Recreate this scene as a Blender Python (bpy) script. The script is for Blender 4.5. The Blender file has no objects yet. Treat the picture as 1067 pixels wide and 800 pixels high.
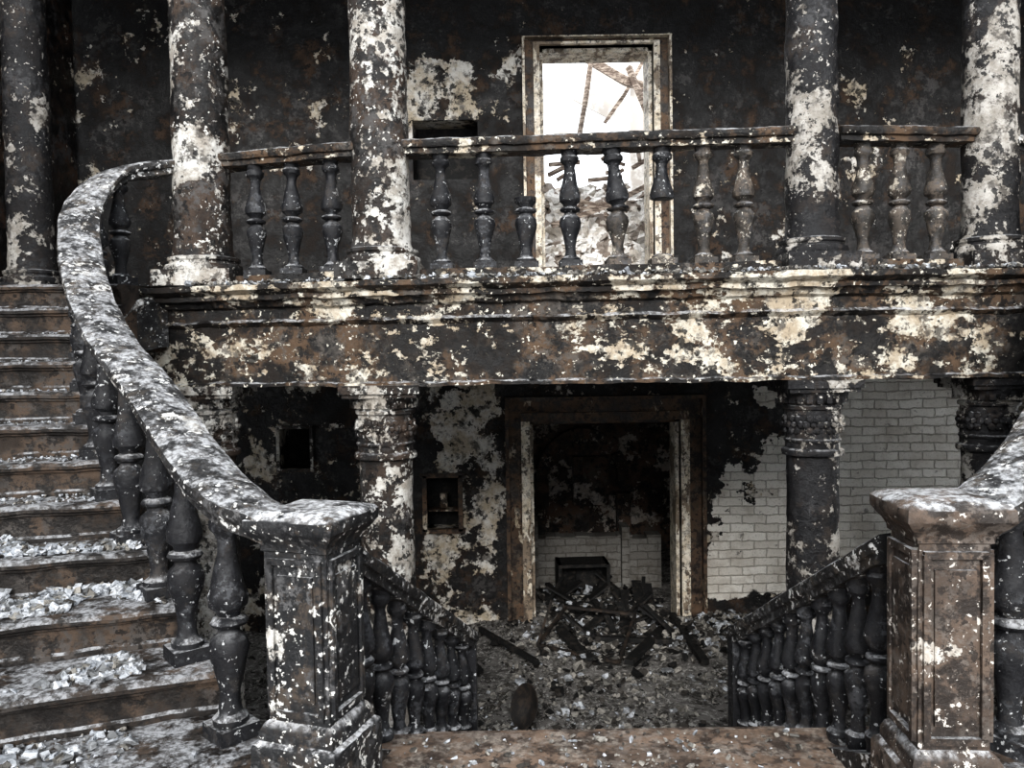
import bpy, math, random
from mathutils import Vector, Matrix, noise
random.seed(7)
V=Vector
F=830.0; EYE=3.1
p=math.radians(2.0); r=math.radians(0.9)
fwd=V((0,math.cos(p),-math.sin(p))); up0=V((0,math.sin(p),math.cos(p))); rt0=V((1,0,0))
rt=rt0*math.cos(r)-up0*math.sin(r); up=up0*math.cos(r)+rt0*math.sin(r)
CAM=V((0,0,EYE))
def P(px,py,Y):
    d=rt*((px-533.5)/F)+up*((400-py)/F)+fwd
    return CAM+d*(Y/d.y)
cd=bpy.data.cameras.new('camera'); cam=bpy.data.objects.new('camera',cd)
bpy.context.collection.objects.link(cam)
m=Matrix((rt,up,-fwd)).transposed().to_4x4(); m.translation=CAM
cam.matrix_world=m; cd.sensor_width=36; cd.lens=36*F/1067; cd.clip_end=200
bpy.context.scene.camera=cam

# ---------------- materials ----------------
class Mt:
    def __init__(s,name):
        s.m=bpy.data.materials.new(name); s.m.use_nodes=True
        s.nt=s.m.node_tree; s.b=s.nt.nodes['Principled BSDF']
        s.geo=s.nt.nodes.new('ShaderNodeNewGeometry'); s.pos=s.geo.outputs['Position']
        sp=s.nt.nodes.new('ShaderNodeSeparateXYZ'); s.nt.links.new(s.pos,sp.inputs[0])
        s.x,s.y,s.z=sp.outputs
        sn=s.nt.nodes.new('ShaderNodeSeparateXYZ'); s.nt.links.new(s.geo.outputs['Normal'],sn.inputs[0]); s.nz=sn.outputs[2]
    def L(s,a,i):
        if isinstance(a,bpy.types.NodeSocket): s.nt.links.new(a,i)
        else: i.default_value=a
    def noise(s,scale,detail=8,rough=.65,off=0,dist=0,sc3=None):
        n=s.nt.nodes.new('ShaderNodeTexNoise'); v=s.nt.nodes.new('ShaderNodeVectorMath'); v.operation='MULTIPLY_ADD'
        s.nt.links.new(s.pos,v.inputs[0]); v.inputs[1].default_value=sc3 or (1,1,1); v.inputs[2].default_value=(off,off*.7,off*1.3)
        s.nt.links.new(v.outputs[0],n.inputs['Vector'])
        n.inputs['Scale'].default_value=scale; n.inputs['Detail'].default_value=detail; n.inputs['Roughness'].default_value=rough
        n.inputs['Distortion'].default_value=dist
        return n.outputs[0]
    def vor(s,scale,out='Distance'):
        n=s.nt.nodes.new('ShaderNodeTexVoronoi'); s.nt.links.new(s.pos,n.inputs['Vector']); n.inputs['Scale'].default_value=scale
        return n.outputs[out]
    def rng(s,v,a,b,c=0,d=1):
        n=s.nt.nodes.new('ShaderNodeMapRange'); n.interpolation_type='SMOOTHSTEP'
        s.L(v,n.inputs[0]); n.inputs[1].default_value=a; n.inputs[2].default_value=b; n.inputs[3].default_value=c; n.inputs[4].default_value=d
        return n.outputs[0]
    def math(s,op,a,b=0,c=0):
        n=s.nt.nodes.new('ShaderNodeMath'); n.operation=op; s.L(a,n.inputs[0]); s.L(b,n.inputs[1]); s.L(c,n.inputs[2]); return n.outputs[0]
    def mul(s,a,b): return s.math('MULTIPLY',a,b)
    def add(s,a,b): return s.math('ADD',a,b)
    def mix(s,f,a,b):
        n=s.nt.nodes.new('ShaderNodeMix'); n.data_type='RGBA'
        s.L(f,n.inputs[0])
        for k,i in ((a,6),(b,7)):
            if isinstance(k,bpy.types.NodeSocket): s.nt.links.new(k,n.inputs[i])
            else: n.inputs[i].default_value=(*k,1)
        return n.outputs[2]
    def fin(s,col,h,strength=.6,dist=.02,rough=.85):
        if isinstance(col,bpy.types.NodeSocket): s.nt.links.new(col,s.b.inputs['Base Color'])
        else: s.b.inputs['Base Color'].default_value=(*col,1)
        s.L(rough,s.b.inputs['Roughness']); s.b.inputs['Specular IOR Level'].default_value=.38
        if h is not None:
            b=s.nt.nodes.new('ShaderNodeBump'); b.inputs['Strength'].default_value=strength; b.inputs['Distance'].default_value=dist
            s.nt.links.new(h,b.inputs['Height']); s.nt.links.new(b.outputs[0],s.b.inputs['Normal'])
        return s.m
CHAR=(.0075,.0072,.0075); BRN=(.068,.043,.028); CREAM=(.48,.41,.31); WHT=(.70,.68,.64); GRY=(.075,.073,.075)
def charred(name,char=CHAR,brown=BRN,gray=GRY,f1=CREAM,f2=WHT,scale=2.5,t=.56,bt=.50,speck=None,sscale=45,ash=0,ashc=(.55,.56,.58),asht=.5,off=0,biasf=None,brick=None,sc3=None,t2=.07,stain=.53,dark=.85,bumpd=.035,lgs=.8):
    M=Mt(name)
    big=M.noise(scale*.4,3,.5,off+3)
    v=M.add(M.noise(scale,12,.64,off,.25,sc3),M.mul(M.math('SUBTRACT',big,.5),.6))
    v=M.add(v,M.mul(M.math('SUBTRACT',M.noise(scale*9,6,.7,off+2),.5),.16))
    if biasf: v=M.add(v,biasf(M))
    fl1=M.rng(v,t,t+.010)
    v2=M.add(M.noise(scale*4.2,10,.66,off+7,.1,sc3),M.mul(M.math('SUBTRACT',v,.5),.8))
    fl2=M.rng(v2,t+t2,t+t2+.012)
    flake=M.math('MAXIMUM',fl1,fl2)
    rim=M.rng(v,t-.055,t-.01)
    bn=M.noise(scale*1.6,12,.74,off+11)
    fine=M.noise(sscale*.9,8,.75,off+13)
    base=M.mix(M.rng(bn,bt,bt+.11),char,brown)
    gn=M.add(M.noise(scale*4.5,12,.74,off+20),M.mul(M.math('SUBTRACT',M.noise(scale*.8,4,.5,off+23),.5),.45))
    base=M.mix(M.mul(M.rng(gn,.52,.60),.9),base,gray)
    base=M.mix(M.mul(M.rng(fine,.56,.66),.5),base,gray)
    base=M.mix(M.mul(rim,.7),base,brown)
    lg=M.noise(scale*.75,6,.6,off+17,.4)
    base=M.mix(M.mul(M.rng(lg,.44,.56),lgs),base,char)
    fc=M.mix(M.rng(M.noise(scale*2,8,.7,off+31),.40,.60),f1,f2)
    fc=M.mix(M.mul(M.rng(fine,.50,.62),.45),fc,(.18,.15,.115))
    fc=M.mix(M.mul(M.rng(M.noise(scale*3.3,12,.74,off+41),stain-.03,stain+.07),dark),fc,(.06,.053,.047))
    col=M.mix(flake,base,fc)
    if speck:
        sv=M.add(M.noise(sscale,4,.6,off+51),M.mul(M.math('SUBTRACT',M.noise(scale*1.5,5,.6,off+55),.5),.5))
        col=M.mix(M.rng(sv,speck,speck+.025),col,f2)
    dk=M.add(M.noise(sscale*.5,6,.65,off+61),M.mul(M.math('SUBTRACT',M.noise(scale,4,.6,off+63),.5),.4))
    col=M.mix(M.mul(M.rng(dk,.57,.60),.9),col,char)
    h=M.add(M.mul(flake,.6),M.mul(M.noise(sscale*.5,8,.72,off+5),.55))
    h=M.add(h,M.mul(bn,.5))
    if brick:
        mask,bcol,bh=brick(M); col=M.mix(mask,col,bcol); h=M.add(M.mul(h,M.math('SUBTRACT',1,mask)),M.mul(M.mul(bh,mask),.3))
    if ash:
        a=M.mul(M.rng(M.nz,.35,.85),M.rng(M.noise(9,10,.75,off+71),asht-.06,asht+.06))
        a=M.mul(a,ash)
        ac=M.mix(M.rng(M.noise(40,5,.7,off+77),.42,.6),ashc,(ashc[0]*.3,ashc[1]*.29,ashc[2]*.28))
        col=M.mix(a,col,ac)
    return M.fin(col,h,.85,bumpd,M.rng(bn,.4,.6,.34,.8))

def brickcoords(M,soot=.5,k=1.0):
    c=M.nt.nodes.new('ShaderNodeCombineXYZ')
    wob=M.mul(M.math('SUBTRACT',M.noise(2.5,4,.6,80),.5),.05)
    wob2=M.mul(M.math('SUBTRACT',M.noise(14,4,.6,84),.5),.04)
    M.nt.links.new(M.add(M.x,wob2),c.inputs[0]); M.nt.links.new(M.add(M.add(M.z,wob),wob2),c.inputs[1])
    b=M.nt.nodes.new('ShaderNodeTexBrick'); M.nt.links.new(c.outputs[0],b.inputs['Vector'])
    b.inputs['Scale'].default_value=1; b.inputs['Brick Width'].default_value=.27; b.inputs['Row Height'].default_value=.098
    b.inputs['Mortar Size'].default_value=.011; b.inputs['Mortar Smooth'].default_value=1
    b.inputs['Color1'].default_value=(.80*k,.78*k,.73*k,1); b.inputs['Color2'].default_value=(.62*k,.59*k,.54*k,1); b.inputs['Mortar'].default_value=(.45*k,.42*k,.38*k,1)
    col=M.mix(M.mul(M.rng(M.noise(3,10,.7,90),.46,.64),soot),b.outputs['Color'],(.38*k,.34*k,.29*k))
    col=M.mix(M.mul(M.rng(M.noise(7,10,.7,93),.60,.64),.75),col,(.12,.11,.10))
    col=M.mix(M.mul(M.rng(M.noise(45,6,.7,97),.54,.62),.4),col,(.2*k,.18*k,.16*k))
    return col,M.add(M.math('SUBTRACT',1,b.outputs['Fac']),M.noise(25,6,.7,99))
def wallbrick(M):
    col,h=brickcoords(M)
    n=M.noise(1.6,10,.62,120)
    e=M.math('SUBTRACT',M.add(M.x,M.mul(M.math('SUBTRACT',n,.5),2.8)),M.math('MULTIPLY_ADD',M.z,.34,2.02))
    m1=M.rng(e,0,.02)
    lowz=M.rng(M.add(M.z,M.mul(M.math('SUBTRACT',n,.5),1.0)),.42,.45)
    hi=M.rng(M.z,2.95,3.0,1,0)
    return M.mul(M.mul(m1,lowz),hi),col,h
def wallbias(M):
    lo=M.rng(M.z,2.8,3.0,1,0)
    a=M.mul(M.mul(M.rng(M.x,-1.1,-.8),M.rng(M.x,-.35,-.05,1,0)),lo)
    c=M.mul(M.mul(M.rng(M.x,-3.2,-2.9),M.rng(M.x,-1.4,-1.1,1,0)),lo)  # extra pale flakes at lower left, brightening painted in for blocked sun
    b=M.mul(M.mul(M.mul(M.rng(M.x,-1.25,-1.05),M.rng(M.x,-.5,-.2,1,0)),M.rng(M.z,5.6,5.8)),M.rng(M.z,6.3,6.5,1,0))
    up=M.rng(M.z,3.2,3.6)
    return M.math('SUBTRACT',M.add(M.add(M.mul(a,.15),M.mul(c,.06)),M.mul(b,.20)),M.mul(up,.015))
def colbias(M):
    return M.mul(M.rng(M.z,4.9,5.6),-.05)
def beambias(M):
    return M.add(M.mul(M.rng(M.x,-.2,1.2,1,0),.035),M.mul(M.rng(M.x,1.6,2.6),-.02))
m_wall=charred('charred_plaster_wall',scale=2.4,t=.635,t2=.02,sscale=22,off=2,biasf=wallbias,brick=wallbrick,gray=(.06,.056,.055))
m_wside=charred('charred_side_wall',scale=2.2,t=.63,t2=.02,bt=.45,sscale=22,off=8,brown=(.085,.05,.033))
m_col=charred('peeling_column_plaster',scale=2.8,t=.535,t2=.01,bt=.44,brown=(.062,.043,.032),gray=(.09,.086,.084),f1=(.36,.33,.29),f2=(.64,.63,.60),speck=.64,sscale=34,off=14,ash=.5,biasf=colbias,stain=.53,lgs=.6)
m_col2=charred('sooty_column_plaster',scale=3.4,t=.575,t2=.02,bt=.47,char=(.011,.011,.0125),brown=(.045,.036,.031),gray=(.055,.055,.058),f1=(.30,.28,.25),f2=(.48,.46,.43),speck=.665,sscale=34,off=18.6,ash=.5,biasf=colbias,lgs=.8)
m_beam=charred('charred_entablature',scale=3.3,t=.585,t2=.01,bt=.44,brown=(.105,.068,.043),gray=(.105,.093,.082),f1=(.42,.35,.26),f2=(.68,.65,.57),speck=.66,sscale=30,off=24,ash=.85,asht=.50,sc3=(.75,1,1.2),lgs=.9,biasf=beambias)
m_rail=charred('speckled_burnt_handrail',char=(.018,.018,.019),brown=(.078,.064,.051),gray=(.13,.13,.133),scale=7,t=.62,f1=(.4,.38,.35),f2=(.68,.68,.67),speck=.61,sscale=38,off=34,ash=.75,ashc=(.54,.55,.57),asht=.51,bumpd=.02,lgs=.6)
m_newel=charred('blistered_newel_stone',char=(.017,.018,.02),brown=(.08,.064,.052),gray=(.115,.115,.118),scale=6,t=.63,f1=(.4,.38,.35),f2=(.70,.70,.68),speck=.605,sscale=42,off=44,ash=.95,ashc=(.60,.61,.63),asht=.46,bumpd=.02,lgs=.7)
m_newel2=charred('brown_newel_stone',char=(.032,.026,.023),brown=(.125,.093,.073),gray=(.16,.138,.122),bt=.44,scale=6,t=.67,f1=(.4,.36,.31),f2=(.6,.57,.53),speck=.635,sscale=48,off=54,ash=.9,asht=.47,bumpd=.015,lgs=.5)
m_bal=charred('soot_black_baluster',char=(.013,.0135,.016),brown=(.042,.038,.036),gray=(.07,.073,.08),scale=6,t=.68,f1=(.25,.25,.25),f2=(.45,.46,.47),speck=.655,sscale=52,off=64,ash=.75,bumpd=.015)
m_balL=charred('pale_burnt_baluster',char=(.03,.027,.024),brown=(.12,.098,.08),bt=.45,scale=6,t=.575,f1=(.38,.34,.28),f2=(.58,.55,.49),speck=.65,sscale=60,off=76,ash=.6,bumpd=.015,lgs=.5)
m_step=charred('scorched_wood_step',char=(.013,.011,.010),brown=(.088,.062,.045),gray=(.075,.066,.06),bt=.45,scale=4,t=.70,f1=(.3,.26,.21),f2=(.5,.5,.49),sscale=50,off=84,ash=.9,ashc=(.42,.43,.45),asht=.49,sc3=(.5,1.4,2),bumpd=.015,lgs=.7)
m_land=charred('reddish_stone_landing',char=(.05,.038,.032),brown=(.19,.135,.10),gray=(.22,.185,.16),bt=.42,scale=3,t=.66,f1=(.42,.36,.31),f2=(.6,.56,.52),sscale=40,off=94,ash=.6,ashc=(.36,.32,.28),asht=.54,bumpd=.015,lgs=.5)
m_frame=charred('scorched_door_casing',char=(.018,.013,.011),brown=(.14,.09,.058),gray=(.08,.065,.05),bt=.44,scale=4,t=.63,f1=(.45,.37,.27),f2=(.6,.54,.45),sscale=40,off=104,sc3=(1.5,1,.5),bumpd=.015,lgs=.4)
m_frameC=charred('cream_door_casing',char=(.08,.063,.05),brown=(.28,.22,.16),gray=(.25,.21,.165),bt=.42,scale=4,t=.46,f1=(.62,.54,.42),f2=(.8,.75,.66),sscale=40,off=114,sc3=(1.5,1,.5),dark=.6,bumpd=.015,lgs=.3)
M=Mt('sooty_painted_brick'); c,h=brickcoords(M,.9,.30); m_brick=M.fin(c,h,.6,.02,.9)
def rubmat(name,cols,sc=9,gr=.5):
    M=Mt(name); v=M.vor(sc,'Color'); sp=M.nt.nodes.new('ShaderNodeSeparateColor'); M.nt.links.new(v,sp.inputs[0])
    c=M.mix(M.rng(sp.outputs[0],.25,.4),cols[0],cols[1]); c=M.mix(M.rng(sp.outputs[1],.6,.7),c,cols[2])
    c=M.mix(M.mul(M.rng(M.noise(30,8,.7,5),.48,.6),gr),c,(.03,.028,.026))
    return M.fin(c,M.noise(60,6,.7,9),.4,.01,.95)
m_rubW=rubmat('pale_plaster_rubble',((.32,.34,.37),(.50,.52,.55),(.17,.175,.18)),22,.55)
m_rubG=rubmat('ashy_rubble',((.14,.135,.125),(.29,.275,.25),(.05,.045,.04)),14,.6)
m_rubB=rubmat('roof_rubble_painted_sunlit',((.55,.51,.46),(.78,.76,.73),(.24,.20,.17)),7,.3)  # albedo raised: sunlight put into the colour where ceilings block the sun
M=Mt('ash_covered_floor')
c=M.mix(M.rng(M.noise(5,12,.75,1),.40,.56),(.05,.046,.042),(.21,.20,.19)); c=M.mix(M.rng(M.noise(22,10,.75,4),.53,.58),c,(.44,.43,.41)); c=M.mix(M.rng(M.noise(14,8,.7,8),.56,.62),c,(.02,.018,.016))
m_floor=M.fin(c,M.noise(18,12,.75,3),.9,.05,.95)
M=Mt('black_char'); m_black=M.fin(M.mix(M.rng(M.noise(12,8,.7,1),.5,.62),(.008,.008,.008),(.035,.03,.026)),M.noise(25,8,.7),.7,.02,.7)
M=Mt('scorched_timber'); m_timber=M.fin(M.mix(M.rng(M.noise(7,8,.7,1,0,(1,1,5)),.45,.6),(.14,.105,.085),(.45,.38,.32)),M.noise(30,6,.7),.4,.01,.8)
M=Mt('rusty_metal'); m_rust=M.fin(M.mix(M.rng(M.noise(12,8,.7),.45,.6),(.02,.018,.017),(.05,.038,.03)),M.noise(40,5,.6),.3,.01,.45)
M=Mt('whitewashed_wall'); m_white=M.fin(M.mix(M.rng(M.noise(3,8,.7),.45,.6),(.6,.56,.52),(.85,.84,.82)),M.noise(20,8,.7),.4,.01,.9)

# ---------------- mesh builder ----------------
def nz3(v,s): return noise.noise(V(v)*s)
class B:
    def __init__(s): s.v=[];s.f=[];s.mi=[]
    def add(s,vs,fs,mi=0):
        o=len(s.v); s.v+= [tuple(a) for a in vs]; s.f+=[tuple(i+o for i in f) for f in fs]; s.mi+=[mi]*len(fs)
    def box(s,c,sz,rz=0,mi=0,R=None,taper=1):
        M3=R if R is not None else Matrix.Rotation(rz,3,'Z')
        vs=[]
        for z in(-.5,.5):
            k=1 if z<0 else taper
            for x,y in((-.5,-.5),(.5,-.5),(.5,.5),(-.5,.5)): vs.append(V(c)+M3@V((x*sz[0]*k,y*sz[1]*k,z*sz[2])))
        s.add(vs,[(0,3,2,1),(4,5,6,7),(0,1,5,4),(1,2,6,5),(2,3,7,6),(3,0,4,7)],mi)
    def beam(s,a,b,w,h,mi=0):
        a=V(a);b=V(b);d=b-a; q=d.to_track_quat('Z','Y').to_matrix()
        s.box((a+b)/2,(w,h,d.length),R=q,mi=mi)
    def lathe(s,prof,c,seg=24,jit=0,js=12,mi=0,R=None):
        c=V(c); n=seg
        for (rr,z) in prof:
            for k in range(n):
                a=2*math.pi*k/n
                v=V((math.cos(a)*rr,math.sin(a)*rr,z))
                if R is not None: v=R@v
                w=c+v
                if jit:
                    d=V((math.cos(a),math.sin(a),0))*(jit*nz3(w,js)+jit*.6*nz3(w,js*3)); w=w+(R@d if R is not None else d)
                s.v.append(tuple(w))
        o=len(s.v)-len(prof)*n
        for i in range(len(prof)-1):
            for k in range(n):
                s.f.append((o+i*n+k,o+i*n+(k+1)%n,o+(i+1)*n+(k+1)%n,o+(i+1)*n+k)); s.mi.append(mi)
        s.f.append(tuple(o+k for k in reversed(range(n)))); s.mi.append(mi)
        e=o+(len(prof)-1)*n; s.f.append(tuple(e+k for k in range(n))); s.mi.append(mi)
    def sweep(s,path,prof,jit=0,js=8,mi=0,cap=True):
        n=len(prof); o=len(s.v); path=[V(q) for q in path]
        for i,q in enumerate(path):
            a=path[max(0,i-1)];b=path[min(len(path)-1,i+1)]
            t=b-a; t.z=0; t.normalize(); nr=V((t.y,-t.x,0))
            for (u,h) in prof:
                w=q+nr*u+V((0,0,h))
                if jit: w=w+V((nz3(w,js),nz3(w+V((9,3,1)),js),nz3(w+V((4,7,2)),js)))*jit+V((0,0,nz3(w,js*4)))*jit*.5
                s.v.append(tuple(w))
        for i in range(len(path)-1):
            for k in range(n):
                s.f.append((o+i*n+k,o+(i+1)*n+k,o+(i+1)*n+(k+1)%n,o+i*n+(k+1)%n)); s.mi.append(mi)
        if cap:
            s.f.append(tuple(o+k for k in range(n))); s.mi.append(mi)
            e=o+(len(path)-1)*n; s.f.append(tuple(e+k for k in reversed(range(n)))); s.mi.append(mi)
    def chunk(s,c,sz,flat=.6,mi=0):
        R=Matrix.Rotation(random.uniform(0,6.3),3,'Z')@Matrix.Rotation(random.gauss(0,.4),3,'X')@Matrix.Rotation(random.gauss(0,.4),3,'Y')
        dx,dy,dz=sz*random.uniform(.5,1.3),sz*random.uniform(.4,1),sz*flat*random.uniform(.35,1.2)
        vs=[]
        for z in(-.5,.5):
            for x,y in((-.5,-.5),(.5,-.5),(.5,.5),(-.5,.5)):
                vs.append(V(c)+R@V((x*dx*random.uniform(.3,1.2),y*dy*random.uniform(.3,1.2),z*dz*random.uniform(.5,1.2))))
        s.add(vs,[(0,3,2,1),(4,5,6,7),(0,1,5,4),(1,2,6,5),(2,3,7,6),(3,0,4,7)],mi)
    def make(s,name,mats,smooth=True,ang=40):
        me=bpy.data.meshes.new(name); me.from_pydata(s.v,[],s.f)
        for q in mats: me.materials.append(q)
        me.polygons.foreach_set('material_index',s.mi)
        if smooth:
            me.polygons.foreach_set('use_smooth',[True]*len(me.polygons)); me.set_sharp_from_angle(angle=math.radians(ang))
        me.update(); ob=bpy.data.objects.new(name,me); bpy.context.collection.objects.link(ob); return ob
def lerp(a,b,t): return a+(b-a)*t
def dense(prof,step):
    out=[]
    for i in range(len(prof)-1):
        a,b=prof[i],prof[i+1]; n=max(1,int(math.hypot(b[0]-a[0],b[1]-a[1])/step))
        for k in range(n): out.append((lerp(a[0],b[0],k/n),lerp(a[1],b[1],k/n)))
    out.append(prof[-1]); return out
def densepath(pts,step):
    out=[]
    for i in range(len(pts)-1):
        a,b=V(pts[i]),V(pts[i+1]); n=max(1,int((b-a).length/step))
        for k in range(n): out.append(a.lerp(b,k/n))
    out.append(V(pts[-1])); return out
def catmull(pts,n=12):
    pts=[V(q) for q in pts]; pp=[pts[0]*2-pts[1]]+pts+[pts[-1]*2-pts[-2]]; out=[]
    for i in range(1,len(pp)-2):
        a,b,c,d=pp[i-1:i+3]
        for k in range(n):
            t=k/n; out.append(.5*((2*b)+(c-a)*t+(2*a-5*b+4*c-d)*t*t+(3*b-a-3*c+d)*t**3))
    out.append(pts[-1]); return out
BP=[(0,.8),(.04,.8),(.06,.9),(.09,.9),(.11,.6),(.15,.5),(.2,.52),(.27,.66),(.34,.88),(.39,1.0),(.43,.92),(.455,.62),(.475,.55),(.485,.85),(.5,.95),(.515,.85),(.525,.55),(.545,.62),(.57,.95),(.61,1.0),(.66,.86),(.73,.64),(.8,.5),(.85,.46),(.88,.55),(.9,.8),(.93,.85),(.95,.7),(1,.8)]
def baluster(b,foot,top_z,R0,mi=0,a=0,c=1,seg=20,R=None,plinth=True,rz=0):
    H=top_z-foot[2]
    pr=[(R0*q,h*H) for h,q in BP if a<=h<=c]
    b.lathe(pr,foot,seg,R0*.10,14,mi,R)
    if plinth and a==0: b.box((foot[0],foot[1],foot[2]+.025),(R0*2.1,R0*2.1,.06),mi=mi,rz=rz)
RAILP=[(-.085,-.09),(-.085,-.055),(-.105,-.05),(-.115,-.03),(-.11,-.005),(-.07,.012),(0,.018),(.07,.012),(.11,-.005),(.115,-.03),(.105,-.05),(.085,-.055),(.085,-.09)]
def railprof(k=1): return [(u*k,h) for u,h in RAILP]
LAND=1.58; FLO=3.62; UND=2.92

# ---------------- room shell ----------------
XL,XR,YB=-4.75,5.8,8.9
def wall_xz(b,x0,x1,z0,z1,y0,y1,ops,mi=0):
    xs=sorted(set([x0,x1]+[a for o in ops for a in o[:2]])); zs=sorted(set([z0,z1]+[a for o in ops for a in o[2:4]]))
    for i in range(len(xs)-1):
        for j in range(len(zs)-1):
            cx=(xs[i]+xs[i+1])/2; cz=(zs[j]+zs[j+1])/2
            if any(o[0]<cx<o[1] and o[2]<cz<o[3] for o in ops): continue
            b.box((cx,(y0+y1)/2,cz),(xs[i+1]-xs[i],y1-y0,zs[j+1]-zs[j]),mi=mi)
def px2(x0,x1,yt,yb,Y=YB):
    a=P((x0),(yt+yb)/2,Y); c=P(x1,(yt+yb)/2,Y); t=P((x0+x1)/2,yt,Y); bo=P((x0+x1)/2,yb,Y)
    return [a.x,c.x,bo.z,t.z]
D1=px2(553,708,437,650); D1[2]=0.0
D2=px2(563,680,50,270); D2[2]=FLO
H1=px2(292,323,447,488); H2=px2(443,480,495,553); H3=px2(430,498,125,187)
b=B(); wall_xz(b,XL-.3,XR+.3,0,7.6,YB,YB+.35,[D1,D2,H1,H2,H3]); b.make('wall_back',[m_wall],False)
def sidewall(name,x):
    b=B(); ya,yb2=-3.85,8.85; y0,y1,z0,z1=6.2,8.3,.7,2.7  # unseen opening added so daylight reaches the lower gallery
    b.box((x,(ya+y0)/2,3.8),(.3,y0-ya,7.6)); b.box((x,(y1+yb2)/2,3.8),(.3,yb2-y1,7.6))
    b.box((x,(y0+y1)/2,z0/2),(.3,y1-y0,z0)); b.box((x,(y0+y1)/2,(z1+7.6)/2),(.3,y1-y0,7.6-z1))
    b.make(name,[m_wside],False)
sidewall('wall_left',XL-.15); sidewall('wall_right',XR+.15)
for x in(XL-.15,XR+.15):  # made-up windows out of view, added to brighten the lower gallery
    b=B()
    for y in(6.24,7.25,8.26): b.box((x,y,1.7),(.1,.07,2.0))
    for z in(.74,1.9,2.66): b.box((x,7.25,z),(.1,2.1,.07))
    b.make('added_daylight_window_1' if x<0 else 'added_daylight_window_2',[m_frameC],False)
b=B(); b.box(((XL+XR)/2,7.3,7.7),(XR-XL+.6,3.6,.2)); b.make('ceiling',[m_wside],False)
b=B()
for o in(H1,H2,H3): b.box(((o[0]+o[1])/2,YB+.38,(o[2]+o[3])/2),(o[1]-o[0]+.1,.06,o[3]-o[2]+.1))  # niche back, plus black panels added to keep the other holes dark
b.make('niche_back_and_dark_panels',[m_black],False)
b=B()
for o in (H2,):
    for (cx,cz,sx,sz) in(((o[0]+o[1])/2,o[3],o[1]-o[0]+.1,.05),((o[0]+o[1])/2,o[2],o[1]-o[0]+.1,.05),(o[0],(o[2]+o[3])/2,.05,o[3]-o[2]),(o[1],(o[2]+o[3])/2,.05,o[3]-o[2])):
        b.box((cx,YB-.01,cz),(sx,.07,sz))
b.box(((H2[0]+H2[1])/2,YB+.15,H2[2]+.22),(H2[1]-H2[0],.2,.02)); b.box((H2[0]+.2,YB+.15,H2[2]+.32),(.08,.08,.16))
b.make('trim_niche',[m_frame],False)
b=B()
for (cx,cz,sx,sz) in(((H1[0]+H1[1])/2,H1[3]+.02,H1[1]-H1[0]+.08,.035),((H1[0]+H1[1])/2,H1[2]-.02,H1[1]-H1[0]+.08,.035),(H1[0]-.02,(H1[2]+H1[3])/2,.035,H1[3]-H1[2]),(H1[1]+.02,(H1[2]+H1[3])/2,.035,H1[3]-H1[2])): b.box((cx,YB-.0,cz),(sx,.05,sz))
b.make('trim_vent',[m_col],False)
def field(name,x0,x1,y0,y1,n,m,fz,mat):
    vs=[];fs=[]
    for j in range(m+1):
        for i in range(n+1):
            x=lerp(x0,x1,i/n);y=lerp(y0,y1,j/m); vs.append((x,y,fz(x,y)))
    for j in range(m):
        for i in range(n):
            a=j*(n+1)+i; fs.append((a,a+1,a+n+2,a+n+1))
    b=B(); b.add(vs,fs); return b.make(name,[mat])
def fz(x,y):
    q=V((x,y,0)); h=.03+.05*noise.noise(q*1.5)+.035*noise.noise(q*5)+.02*noise.noise(q*14)
    h+=.14*math.exp(-((x-1.05)**2/.6+(y-9.1)**2/.5))+.2*math.exp(-((x-2.3)**2/.35+(y-8.4)**2/.25))+.12*math.exp(-((x+.2)**2/.2+(y-8.7)**2/.15))
    return max(h,-.02)
field('floor',XL,XR,3.2,13,240,230,fz,m_floor)
# room behind lower door
m_in=charred('sooty_inner_wall',scale=2.4,t=.56,t2=.03,bt=.42,brown=(.16,.10,.07),gray=(.14,.12,.10),f1=(.5,.43,.36),f2=(.65,.6,.55),sscale=22,off=133,lgs=.7)
b=B(); b.box((1,12.6,1.6),(8,.2,3.2)); b.box((-2.9,11,1.6),(.2,3.2,3.2)); b.box((4.9,11,1.6),(.2,3.2,3.2)); b.box((1,10.9,3.1),(8,3.4,.3)); b.make('wall_inner_room',[m_in],False)
b=B()
for k in range(9):
    hh=.72-.10*random.random()*(1 if k in(0,7,8) else .3); b.box((.32+k*.19,10.55,hh/2),(.19,.25,hh))
b.box((.25,10.5,.45),(.12,.3,.98)); b.box((1.45,10.45,.42),(.10,.3,.86)); b.make('low_brick_wall',[m_brick],False)
b=B(); pts=[(1.05+.62*math.cos(a),12.1,1.2+.72*math.sin(a)) for a in [math.pi*k/16 for k in range(17)]]
for i in range(16):
    if i in(3,4): continue
    b.beam(pts[i],pts[i+1],.22,.16,0)
b.box((.43,12.1,.6),(.2,.22,1.2)); b.box((1.67,12.1,.5),(.2,.22,1.0)); b.box((1.2,12.38,1.15),(.55,.22,.75)); b.make('scorched_brick_arch',[m_in],False)
# landing
b=B(); LY=3.17
b.box(((XL+XR)/2,-.1,LAND/2-.03),(XR-XL-.04,2*(LY+.1)-.1,LAND-.06),mi=1)
b.box(((XL+XR)/2,-.08,LAND-.03),(XR-XL-.04,2*(LY+.08),.06))
b.make('stair_landing',[m_land,m_step],False)
NS=10
b=B()
for i in range(NS):
    y0=LY+.02+i*.275; z1=LAND-(i+1)*LAND/(NS+.0)
    if z1<.03: break
    b.box((.45,y0+.16,z1/2),(1.8,.31,z1)); b.box((.45,y0+.155,z1-.02),(1.82,.34,.045))
b.make('lower_stair_flight',[m_land],False)

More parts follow.
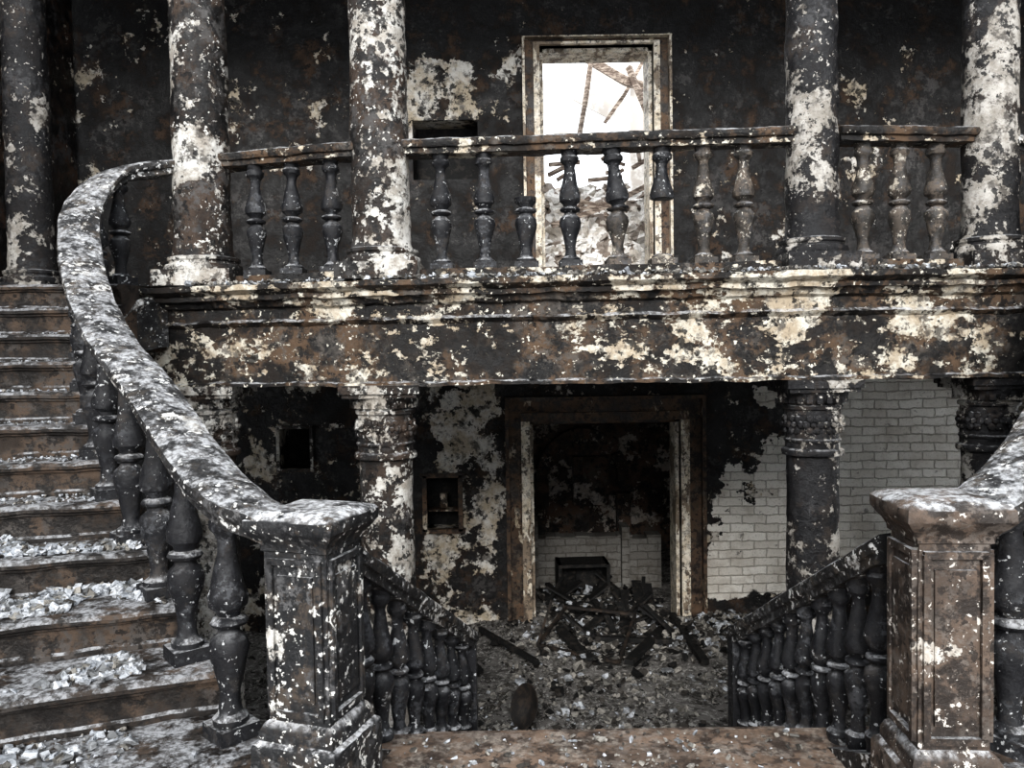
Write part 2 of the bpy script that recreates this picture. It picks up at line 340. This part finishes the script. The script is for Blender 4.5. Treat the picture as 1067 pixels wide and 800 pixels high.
# ---------------- balcony ----------------
BPL=[(-2.75,5.62,0),(-2.2,5.5,0),(-.80,5.2,0),(1.97,5.0,0),(3.3,5.08,0),(5.78,5.6,0)]
b=B()
vs=[(x,y+.05,UND+.02) for x,y,_ in BPL]+[(XR-.01,YB-.01,UND+.02),(XL+.01,YB-.01,UND+.02),(XL+.01,5.4,UND+.02),(-2.75,5.4,UND+.02)]
n=len(vs); vs2=[(x,y,FLO-.01) for x,y,_ in vs]
b.add(vs+vs2,[tuple(reversed(range(n))),tuple(range(n,2*n))]+[(i,(i+1)%n,n+(i+1)%n,n+i) for i in range(n)])
b.make('balcony_slab',[m_beam],False)
U=UND
prof=[(-.06,U),(.03,U),(.03,U+.02),(0,U+.03),(0,U+.40),(.015,U+.41),(.035,U+.43),(.015,U+.45),(.015,U+.52),(.05,U+.535),(.06,U+.56),(.07,U+.575),(.10,U+.58),(.10,U+.61),(.14,U+.63),(.155,U+.64),(.155,FLO-.025),(-.06,FLO-.015)]
b=B(); b.sweep(densepath(BPL,.03),dense(prof,.03),.010,7)
b.make('balcony_cornice',[m_beam])
# ---------------- columns ----------------
cols=[(P(213,285,5.68),.195,.195),(P(398,275,5.4),.195,.19),(P(846,262,5.22),.165,.175),(P(1031,262,5.3),.17,.175)]
def upcol(c,R,mat,zt=7.6):
    b=B(); z=FLO
    b.box((c.x,c.y,z+.05),(R*2.75,R*2.75,.11))
    pr=[(R*1.32,.10),(R*1.36,.125),(R*1.32,.15),(R*1.2,.155),(R*1.18,.17),(R*1.24,.18),(R*1.24,.20),(R*1.08,.21),(R*1.02,.24)]
    H=zt-z
    for k in range(1,110):
        t=k/110; pr.append((R*(1.0-.09*t),lerp(.26,H,t)))
    b.lathe(pr,(c.x,c.y,z),64,.010,6)
    return b.make('balcony_column',[mat])
for (c,R,R2),q in zip(cols,[m_col,m_col,m_col2,m_col2]): upcol(c,R,q)
upcol(P(34,290,6.3),.165,m_col2)
def rosette(b,c,ang,rad,zc,s):
    o=V((math.cos(ang),math.sin(ang),0)); t=V((-o.y,o.x,0)); ctr=V((c.x,c.y,zc))+o*rad
    Rm=Matrix((t,V((0,0,1)),o)).transposed()
    for k in range(6):
        a=k*math.pi/3; q=ctr+t*math.cos(a)*s*.55+V((0,0,math.sin(a)*s*.55))
        b.lathe([(s*.05,-.01),(s*.34,0),(s*.3,.014),(s*.1,.022)],q,8,0,1,0,Rm)
    b.lathe([(s*.05,-.01),(s*.26,0),(s*.22,.025),(s*.05,.034)],ctr,8,0,1,0,Rm)
def locol(c,R,mat):
    b=B(); T=UND
    b.box((c.x,c.y,T-.025),(R*2.75,R*2.75,.055)); b.box((c.x,c.y,T-.065),(R*2.55,R*2.55,.03))
    pr=[(R*1.25,0),(R*1.25,.05),(R*1.15,.08),(R*1.0,.1),(R*1.0,.14)]
    for k in range(60): pr.append((R*lerp(1.02,.93,k/60),lerp(.15,T-.52,k/60)))
    pr+=[(R*.95,T-.50),(R*1.1,T-.49),(R*1.13,T-.47),(R*1.1,T-.455),(R*.98,T-.445),(R*.98,T-.41),(R*1.03,T-.40),(R*1.03,T-.39),(R*.97,T-.38),(R*.97,T-.20),(R*1.05,T-.19),(R*1.07,T-.17),(R*1.0,T-.16),(R*1.1,T-.14),(R*1.22,T-.11),(R*1.26,T-.08)]
    b.lathe(dense(pr,.04),(c.x,c.y,0),56,.007,7)
    for k in range(9): rosette(b,c,2*math.pi*k/9+.2,R*.97,T-.29,.075)
    for k in range(22):
        a=2*math.pi*k/22; b.box((c.x+math.cos(a)*R*1.13,c.y+math.sin(a)*R*1.13,T-.125),(.035,.035,.05),a)
    return b.make('lower_column',[mat])
for (c,R,R2),q in zip(cols,[m_col,m_col,m_col2,m_col2]): locol(V((c.x,c.y,0)),R2,q)

# ---------------- balcony balustrade ----------------
RT=4.535
def yline(x):
    pts=[(cols[i][0].x,cols[i][0].y) for i in range(4)]
    for i in range(3):
        if x<=pts[i+1][0] or i==2:
            a,c=pts[i],pts[i+1]; return lerp(a[1],c[1],(x-a[0])/(c[0]-a[0]))
bb=B()
def seg(i):
    a,c=cols[i][0],cols[i+1][0]
    pth=densepath([(a.x+.15,a.y,RT),(c.x-.12,c.y,RT)],.03)
    bb.sweep(pth,dense(railprof(.95),.03),.008,8,0)
    bb.sweep([q-V((0,0,RT-FLO-.035)) for q in pth],[(-.1,-.03),(-.1,.03),(.1,.03),(.1,-.03)],.006,8,0)
for i in range(3): seg(i)
def bp(px):
    c=P(px,230,5.45)
    for _ in range(3): c=P(px,230,yline(c.x))
    return (c.x,c.y,FLO+.05)
for x in(267,305,346,460,505,594): baluster(bb,bp(x),RT-.08,.072,1)
for x in(733,775,899,937,975): baluster(bb,bp(x),RT-.08,.072,2)
baluster(bb,bp(548),RT-.08,.075,1,0,.62)
f=bp(643); baluster(bb,f,RT-.08,.075,2,0,.5); baluster(bb,(f[0]+.05,f[1],f[2]),RT-.08,.078,1,.5,1,R=Matrix.Rotation(math.radians(-6),3,'Y'))
f=bp(690); baluster(bb,f,RT-.08,.078,1,.56,1); baluster(bb,f,RT-.08,.08,2,0,.12)
bb.make('balcony_balustrade',[m_beam,m_bal,m_balL])

# ---------------- curved stairs ----------------
def stair(pts,sgn,xw):
    path=catmull(pts,14)
    S=[0]
    for i in range(1,len(path)): S.append(S[-1]+(path[i].xy-path[i-1].xy).length)
    rise=(FLO-LAND)/12; z0r=path[0].z; dz=(4.46-z0r)/12
    def at_z(z):
        for i in range(1,len(path)):
            if path[i].z>=z:
                t=(z-path[i-1].z)/max(1e-6,path[i].z-path[i-1].z); return lerp(S[i-1],S[i],max(0,t))
        return S[-1]
    def at_s(s):
        for i in range(1,len(path)):
            if S[i]>=s: return path[i-1].lerp(path[i],(s-S[i-1])/max(1e-6,S[i]-S[i-1]))
        return path[-1].copy()
    lines=[]
    for i in range(13):
        s=at_z(z0r+.01+i*dz); q=at_s(s); t=i/11
        d=V((-lerp(.92,1,min(1,t))*sgn,-.39*max(0,1-t),0)).normalized()
        q0=q-d*.09; L=(xw-q0.x)/d.x; lines.append((s,q0,q0+d*L))
    b=B()
    for k in range(12):
        s0,a,o=lines[k]; s1,a2,o2=lines[k+1]
        z=LAND+(k+1)*rise; zb=z-rise
        if k==11: a2=a2+V((0,.35,0)); o2=o2+V((0,.35,0))
        n=36; rows=[]
        for j in range(n+1):
            w=j/n; p0=a.lerp(o,w); p1=a2.lerp(o2,w); d=V((p1.x-p0.x,p1.y-p0.y,0)); dl=max(.02,d.length); d.normalize()
            pr=[(dl+.03,z),(dl*.5,z-.003),(.0,z),(-.025,z-.004),(-.038,z-.018),(-.036,z-.034),(-.02,z-.042),(-.018,z-.05),(-.005,z-.055),(0,z-.07),(0,zb+.03),(-.012,zb+.02),(-.012,zb-.02),(.02,z-.45),(dl+.03,z-.45)]
            row=[]
            for (u,zz) in pr:
                q=V((p0.x,p0.y,0))+d*u; q.z=zz
                q+=V((0,.5,1))*(.011*nz3(q,5)+.004*nz3(q,16)); row.append(q)
            rows.append(row)
        m_=len(rows[0]); vs=[q for rw in rows for q in rw]; fs=[]
        for j in range(n):
            for i in range(m_):
                f=(j*m_+i,j*m_+(i+1)%m_,(j+1)*m_+(i+1)%m_,(j+1)*m_+i); fs.append(f if sgn<0 else tuple(reversed(f)))
        fs.append(tuple(range(m_))); fs.append(tuple(n*m_+i for i in reversed(range(m_))))
        b.add(vs,fs)
    b.make('curved_staircase',[m_step],True,30)
    b=B(); b.sweep(path,dense(railprof(1.0),.02),.006,7,0)
    sp=[]
    for i in range(60):
        s=lerp(0,lines[12][0],i/59); q=at_s(s)
        fr=(q.z-z0r)/(dz*12); sp.append(V((q.x,q.y,LAND+min(1,max(0,fr))*rise*12)))
    off=[(-.09,-.42),(-.09,-.06),(.075,-.06),(.095,-.10),(.075,-.13),(.075,-.42)]
    b.sweep(sp,[(u,h) for u,h in off],.003,7,0)
    for k in range(12):
        s=(lines[k][0]+lines[k+1][0])/2 if k<11 else lines[11][0]+.12
        q=at_s(s); z=LAND+(k+1)*rise
        q2=at_s(s+.02); baluster(b,(q.x,q.y,z-.005),q.z-.07,.070,1,seg=24,rz=math.atan2(q2.y-q.y,q2.x-q.x))
    return b,lines,at_s,rise
LP=[(-.80,2.70,2.575),(-.97,2.78,2.63),(-1.19,3.0,2.74),(-1.57,3.45,3.0),(-2.02,3.95,3.3),(-2.41,4.5,3.69),(-2.63,4.95,4.07),(-2.63,5.35,4.37),(-2.36,5.62,4.49)]
RP=[(1.42,2.50,2.60),(1.56,2.58,2.64),(1.85,2.8,2.76),(2.3,3.25,3.0),(2.8,3.75,3.3),(3.2,4.3,3.69),(3.42,4.75,4.07),(3.42,5.1,4.37),(3.33,5.26,4.49)]
b,LL,atl,rise=stair(LP,1,XL+.01); b.make('curved_stair_balustrade',[m_rail,m_bal])
b,RL,atr,_=stair(RP,-1,XR-.01); b.make('curved_stair_balustrade',[m_rail,m_bal])

# ---------------- newel posts ----------------
def newel(c,rz,mat,zt,w=.11,cw=.16):
    b=B(); x,y=c; H=zt-LAND
    pr=[(w+.045,0),(w+.045,.22),(w+.04,.235),(w+.025,.245),(w+.025,.275),(w+.012,.30),(w,.31),(w,H-.14),(w+.008,H-.135),(w+.008,H-.12),(w+.02,H-.10),(w+.035,H-.085),(cw-.008,H-.075),(cw,H-.065),(cw,H-.03),(cw-.01,H-.018),(cw-.05,H-.004),(.02,H)]
    def ring(h,z,n=10):
        o=[]
        for sx,sy,ex,ey in((-1,-1,1,-1),(1,-1,1,1),(1,1,-1,1),(-1,1,-1,-1)):
            for k in range(n): o.append(V((lerp(sx,ex,k/n)*h,lerp(sy,ey,k/n)*h,z)))
        return o
    R=Matrix.Rotation(rz,3,'Z'); vs=[];fs=[]; dp=dense(pr,.03); n=40
    for h,z in dp:
        for q in ring(h,z):
            wq=V((x,y,LAND))+R@q; nn=R@V((q.x,q.y,0)).normalized()
            vs.append(wq+nn*(.007*nz3(wq,9)+.004*nz3(wq,40)))
    for i in range(len(dp)-1):
        for k in range(n): fs.append((i*n+k,i*n+(k+1)%n,(i+1)*n+(k+1)%n,(i+1)*n+k))
    fs.append(tuple(reversed(range(n)))); e=(len(dp)-1)*n; fs.append(tuple(e+k for k in range(n)))
    b.add(vs,fs)
    zc=LAND+(.31+H-.14)/2; hh=(H-.45)-.06
    for k in range(4):
        Rk=R@Matrix.Rotation(k*math.pi/2,3,'Z')
        def bx(u,z,su,sz,d=.012): b.box(V((x,y,0))+Rk@V((u,-w-.003,0))+V((0,0,z)),(su,d*2,sz),R=Rk)
        bx(0,zc+hh/2,w*1.75,.022);bx(0,zc-hh/2,w*1.75,.022);bx(-w*.8,zc,.02,hh);bx(w*.8,zc,.02,hh)
        bx(0,zc,w*1.15,hh-.09,.006)
    return b.make('newel_post',[mat])
newel((-.69,2.72),math.radians(-18),m_newel,2.60,.115,.165)
newel((1.325,2.47),math.radians(-4),m_newel2,2.655,.105,.155)

# ---------------- descending balustrades ----------------
def down(a,c,nb,mat,f0,f1):
    b=B(); pth=densepath([a,c],.04)
    b.sweep(pth,dense(railprof(.62),.03),.004,9,0)
    fa=V((a.x,a.y,f0)); fc=V((c.x,c.y,f1))
    b.sweep(densepath([fa,fc],.05),[(-.07,-.30),(-.07,-.0),(.07,-.0),(.07,-.30)],.004,9,0)
    for k in range(nb):
        t=(k+.5)/nb; q=V(a).lerp(V(c),t); baluster(b,(q.x,q.y,lerp(f0,f1,t)),q.z-.06,.050,1,plinth=False)
    b.box((c.x,c.y+.03,(c.z+f1)/2-.1),(.10,.10,c.z-f1+.1),mi=1)
    return b.make('descending_stair_balustrade',[m_rail,m_bal])
down(P(364,572,2.88),P(486,658,4.25),8,m_rail,1.66,1.06)
down(P(928,560,2.68),P(772,652,4.2),10,m_rail,1.72,1.08)

# ---------------- door casings ----------------
def casing(name,o,w,mat,y=YB,th=.08,mis=(0,1,0),topw=None):
    b=B(); x0,x1,z0,z1=o
    for (ww,tt,mi,off) in((w,th,mis[0],0),(w*.35,th*1.6,mis[1],0),(w*.15,th*2.0,mis[2],w*.85)):
        tw=(topw or w)*(ww/w); to=(topw or w)*(off/w)
        for cx in(x0-off-ww/2,x1+off+ww/2): b.box((cx,y-tt/2-.005,(z0+z1+to)/2),(ww,tt,z1-z0+to),mi=mi)
        b.box(((x0+x1)/2,y-tt/2-.005,z1+to+tw/2),(x1-x0+2*off+2*ww,tt,tw),mi=mi if name!='door_1' else 0)
    for cx in (x0+.02,x1-.02): b.box((cx,y+.17,(z0+z1)/2),(.04,.34,z1-z0),mi=1)
    b.box(((x0+x1)/2,y+.17,z1-.02),(x1-x0,.34,.04),mi=0 if name=='door_1' else 1)
    return b.make(name,mat,False)
casing('door_1',D1,.27,[m_frame,m_frameC])
casing('door_2',D2,.19,[m_frameC,m_frameC,m_frame],mis=(2,0,1),topw=.08)
def fz2(x,y):
    q=V((x,y,0)); t=max(0,min(1,(y-9.3)/2.6)); return 3.65+1.85*t**1.1+.3*noise.noise(q*1.3)+.14*noise.noise(q*4)
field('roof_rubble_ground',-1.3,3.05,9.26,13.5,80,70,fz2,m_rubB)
b=B()
for _ in range(1800):
    x=random.uniform(-.8,2.8);y=random.uniform(9.6,13); b.chunk((x,y,fz2(x,y)+.02),random.choice([.06,.1,.16,.26]),.6)
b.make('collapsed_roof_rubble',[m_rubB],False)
b=B()
for (a_,c_,y0,y1,w_) in(((618,45),(602,150),11.5,11.2,.045),((610,60),(700,100),11.8,11.5,.09),((630,128),(672,60),12,12,.04),((575,235),(690,185),10.2,10.8,.05),((655,70),(690,150),11.6,11.2,.06)):
    m0=(P(*a_,y0)+P(*c_,y1))/2+V((random.uniform(-.05,.05),0,-.06)); b.beam(P(*a_,y0),m0,w_,w_*1.3); b.beam(m0,P(*c_,y1),w_,w_*1.3)
for k in range(14):
    a=P(random.uniform(570,690),random.uniform(160,235),random.uniform(10.3,11.5)); d=V((random.uniform(-.5,.5),random.uniform(-.3,.3),random.uniform(-.2,.3)))
    b.beam(a,a+d,.04,.05)
b.make('collapsed_rafters',[m_timber],False)
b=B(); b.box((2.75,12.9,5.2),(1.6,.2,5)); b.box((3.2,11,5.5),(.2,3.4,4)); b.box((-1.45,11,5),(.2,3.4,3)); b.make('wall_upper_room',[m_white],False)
b=B(); R=Matrix.Rotation(.5,3,'Y'); b.box(P(632,88,12.5),(.7,.06,.9),R=R); R=Matrix.Rotation(-.3,3,'Y'); b.box(P(575,118,12.3),(.35,.06,1.0),R=R); b.make('hanging_roof_panel',[m_white],False)

# ---------------- debris ----------------
b=B()
for k,(cnt) in enumerate([900,3600,4800,3600,500,260,160,110,90,70,60,50]):
    s0,a,o=LL[k]; s1,a2,o2=LL[min(12,k+1)]; z=LAND+(k+1)*rise
    for _ in range(cnt):
        w=abs(random.gauss(.13,.2))+.03 if k in(1,2,3) else random.uniform(.05,.7)
        if w>.9: continue
        t=random.uniform(.05,.95)**.75; q=a.lerp(o,w).lerp(a2.lerp(o2,w),t)
        if k<4 and nz3((q.x,q.y,k),3.5)<-.06: continue
        sz=random.choice([.007,.009,.012,.012,.016,.02,.028,.038,.052]) if k<4 else random.choice([.01,.015,.025])
        hh=random.uniform(0,.03)*t if k in(1,2,3) else .001
        b.chunk((q.x,q.y,z+.006+hh),sz,.55,random.choice([0,0,0,1]))
for _ in range(400):
    b.chunk((random.uniform(-2,-.85),random.uniform(1.9,2.6),LAND+.010),random.choice([.012,.02,.04]),.6)
b.make('stair_plaster_rubble',[m_rubW,m_rubG],False)
b=B()
for k in range(12):
    s0,a,o=RL[k]; s1,a2,o2=RL[k+1]; z=LAND+(k+1)*rise
    for _ in range(25):
        w=random.uniform(.06,.6); q=a.lerp(o,w).lerp(a2.lerp(o2,w),random.random()); b.chunk((q.x,q.y,z+.01),random.choice([.015,.03,.05]),.6)
b.make('stair_plaster_rubble',[m_rubW],False)
b=B()
for _ in range(10000):
    x=random.uniform(-2.5,4.2); y=random.uniform(6.0,10.3)
    if y>8.85 and not(D1[0]+.1<x<D1[1]-.1): continue
    if nz3((x,y,0),1.6)<-.2: continue
    sz=random.choice([.012,.018,.025,.035,.05,.075])
    b.chunk((x,y,fz(x,y)+sz*.15),sz,.6,random.choice([0,0,0,0,0,1,2]))
for _ in range(700):
    x=random.gauss(2.35,.35); y=random.gauss(8.35,.25)
    if y>8.8: continue
    b.chunk((x,y,fz(x,y)+.02),random.choice([.04,.07,.11]),.6,random.choice([0,0,1,2]))
for _ in range(900):
    x=random.gauss(1.05,.5); y=random.gauss(8.9,.7)
    if y>8.7 and not(D1[0]+.15<x<D1[1]-.15): continue
    b.chunk((x,y,fz(x,y)+random.uniform(0,.10)),random.choice([.04,.07,.12]),.4,random.choice([0,0,1,2,2]))
b.make('floor_rubble',[m_rubG,m_rubW,m_black],False)
b=B()
for _ in range(1500):
    x=random.uniform(-2.2,4.5)
    for i in range(len(BPL)-1):
        if BPL[i][0]<=x<=BPL[i+1][0]:
            y=lerp(BPL[i][1],BPL[i+1][1],(x-BPL[i][0])/(BPL[i+1][0]-BPL[i][0]))
    b.chunk((x,y+random.uniform(-.12,.15),FLO+.0),random.choice([.012,.02,.03,.045]),.6,random.choice([0,0,1]))
b.make('balcony_ledge_rubble',[m_rubG,m_rubW],False)
b=B()
for _ in range(500):
    b.chunk((random.uniform(-.45,1.1),random.uniform(2.4,3.15),LAND+.006),random.choice([.008,.012,.018,.03]),.5,random.choice([0,0,1]))
b.make('landing_rubble',[m_rubG,m_rubW],False)
b=B()
def G(px,py,z=.1):
    d=P(px,py,10)-CAM; return CAM+d*((z-EYE)/d.z)
for (a_,c_,w_) in(((583,655),(606,680),.10),((655,690),(690,655),.09),((700,640),(735,690),.08),((575,640),(650,625),.08),((480,680),(500,700),.07),((620,665),(700,668),.05),((500,655),(560,690),.04),((590,630),(640,650),.06),((610,640),(690,625),.05),((640,650),(600,622),.05)):
    b.beam(G(*a_,.18),G(*c_,.12),w_,.05)
for k in range(34):
    x=random.uniform(D1[0]+.25,D1[1]-.25); y=random.uniform(8.3,10.1); a=random.uniform(0,3.1); l=random.uniform(.1,.3)
    b.beam((x-math.cos(a)*l*.7,y-math.sin(a)*l,.16),(x+math.cos(a)*l*.7,y+math.sin(a)*l,random.uniform(.18,.42)),random.uniform(.03,.14),.025)
# charred cupboard carcass inside the room
for (c_,s_) in(((.55,10.0,.25),(.04,.4,.5)),((1.15,10.0,.25),(.04,.4,.5)),((.85,10.0,.48),(.64,.4,.04)),((.85,10.15,.25),(.6,.03,.4))): b.box(c_,s_,rz=.06)
b.make('burnt_planks',[m_black],False)
b=B()
q=[G(560,672,.12),G(645,690,.1),G(662,640,.35),G(590,632,.35)]
for i in range(4): b.beam(q[i],q[(i+1)%4],.03,.03)
b.beam(q[0],G(575,625,.6),.025,.025); b.make('fallen_metal_frame',[m_rust],False)
b=B(); c=G(550,756,.02)+V((0,0,.16)); R=Matrix.Rotation(math.radians(-58),3,'Z')@Matrix.Rotation(math.radians(68),3,'X')
b.lathe([(.02,0),(.14,.0),(.165,.02),(.185,.04),(.17,.04),(.14,.015),(.02,.012)],c,32,.002,8,0,R)
b.make('round_metal_pan',[m_rust])

# ---------------- light ----------------
w=bpy.data.worlds.new('World'); bpy.context.scene.world=w; w.use_nodes=True
bg=w.node_tree.nodes['Background']; bg.inputs[0].default_value=(.93,.965,1,1); bg.inputs[1].default_value=2.1
s=bpy.data.lights.new('sun','SUN'); s.energy=3.4; s.angle=math.radians(22); s.color=(1,.975,.94)
so=bpy.data.objects.new('sun',s); bpy.context.collection.objects.link(so); so.rotation_euler=V((.1,.9,-.45)).to_track_quat('-Z','Y').to_euler()
vs_=bpy.context.scene.view_settings; vs_.view_transform='Standard'
try: vs_.look='Medium High Contrast'
except Exception as e: print('look',e)
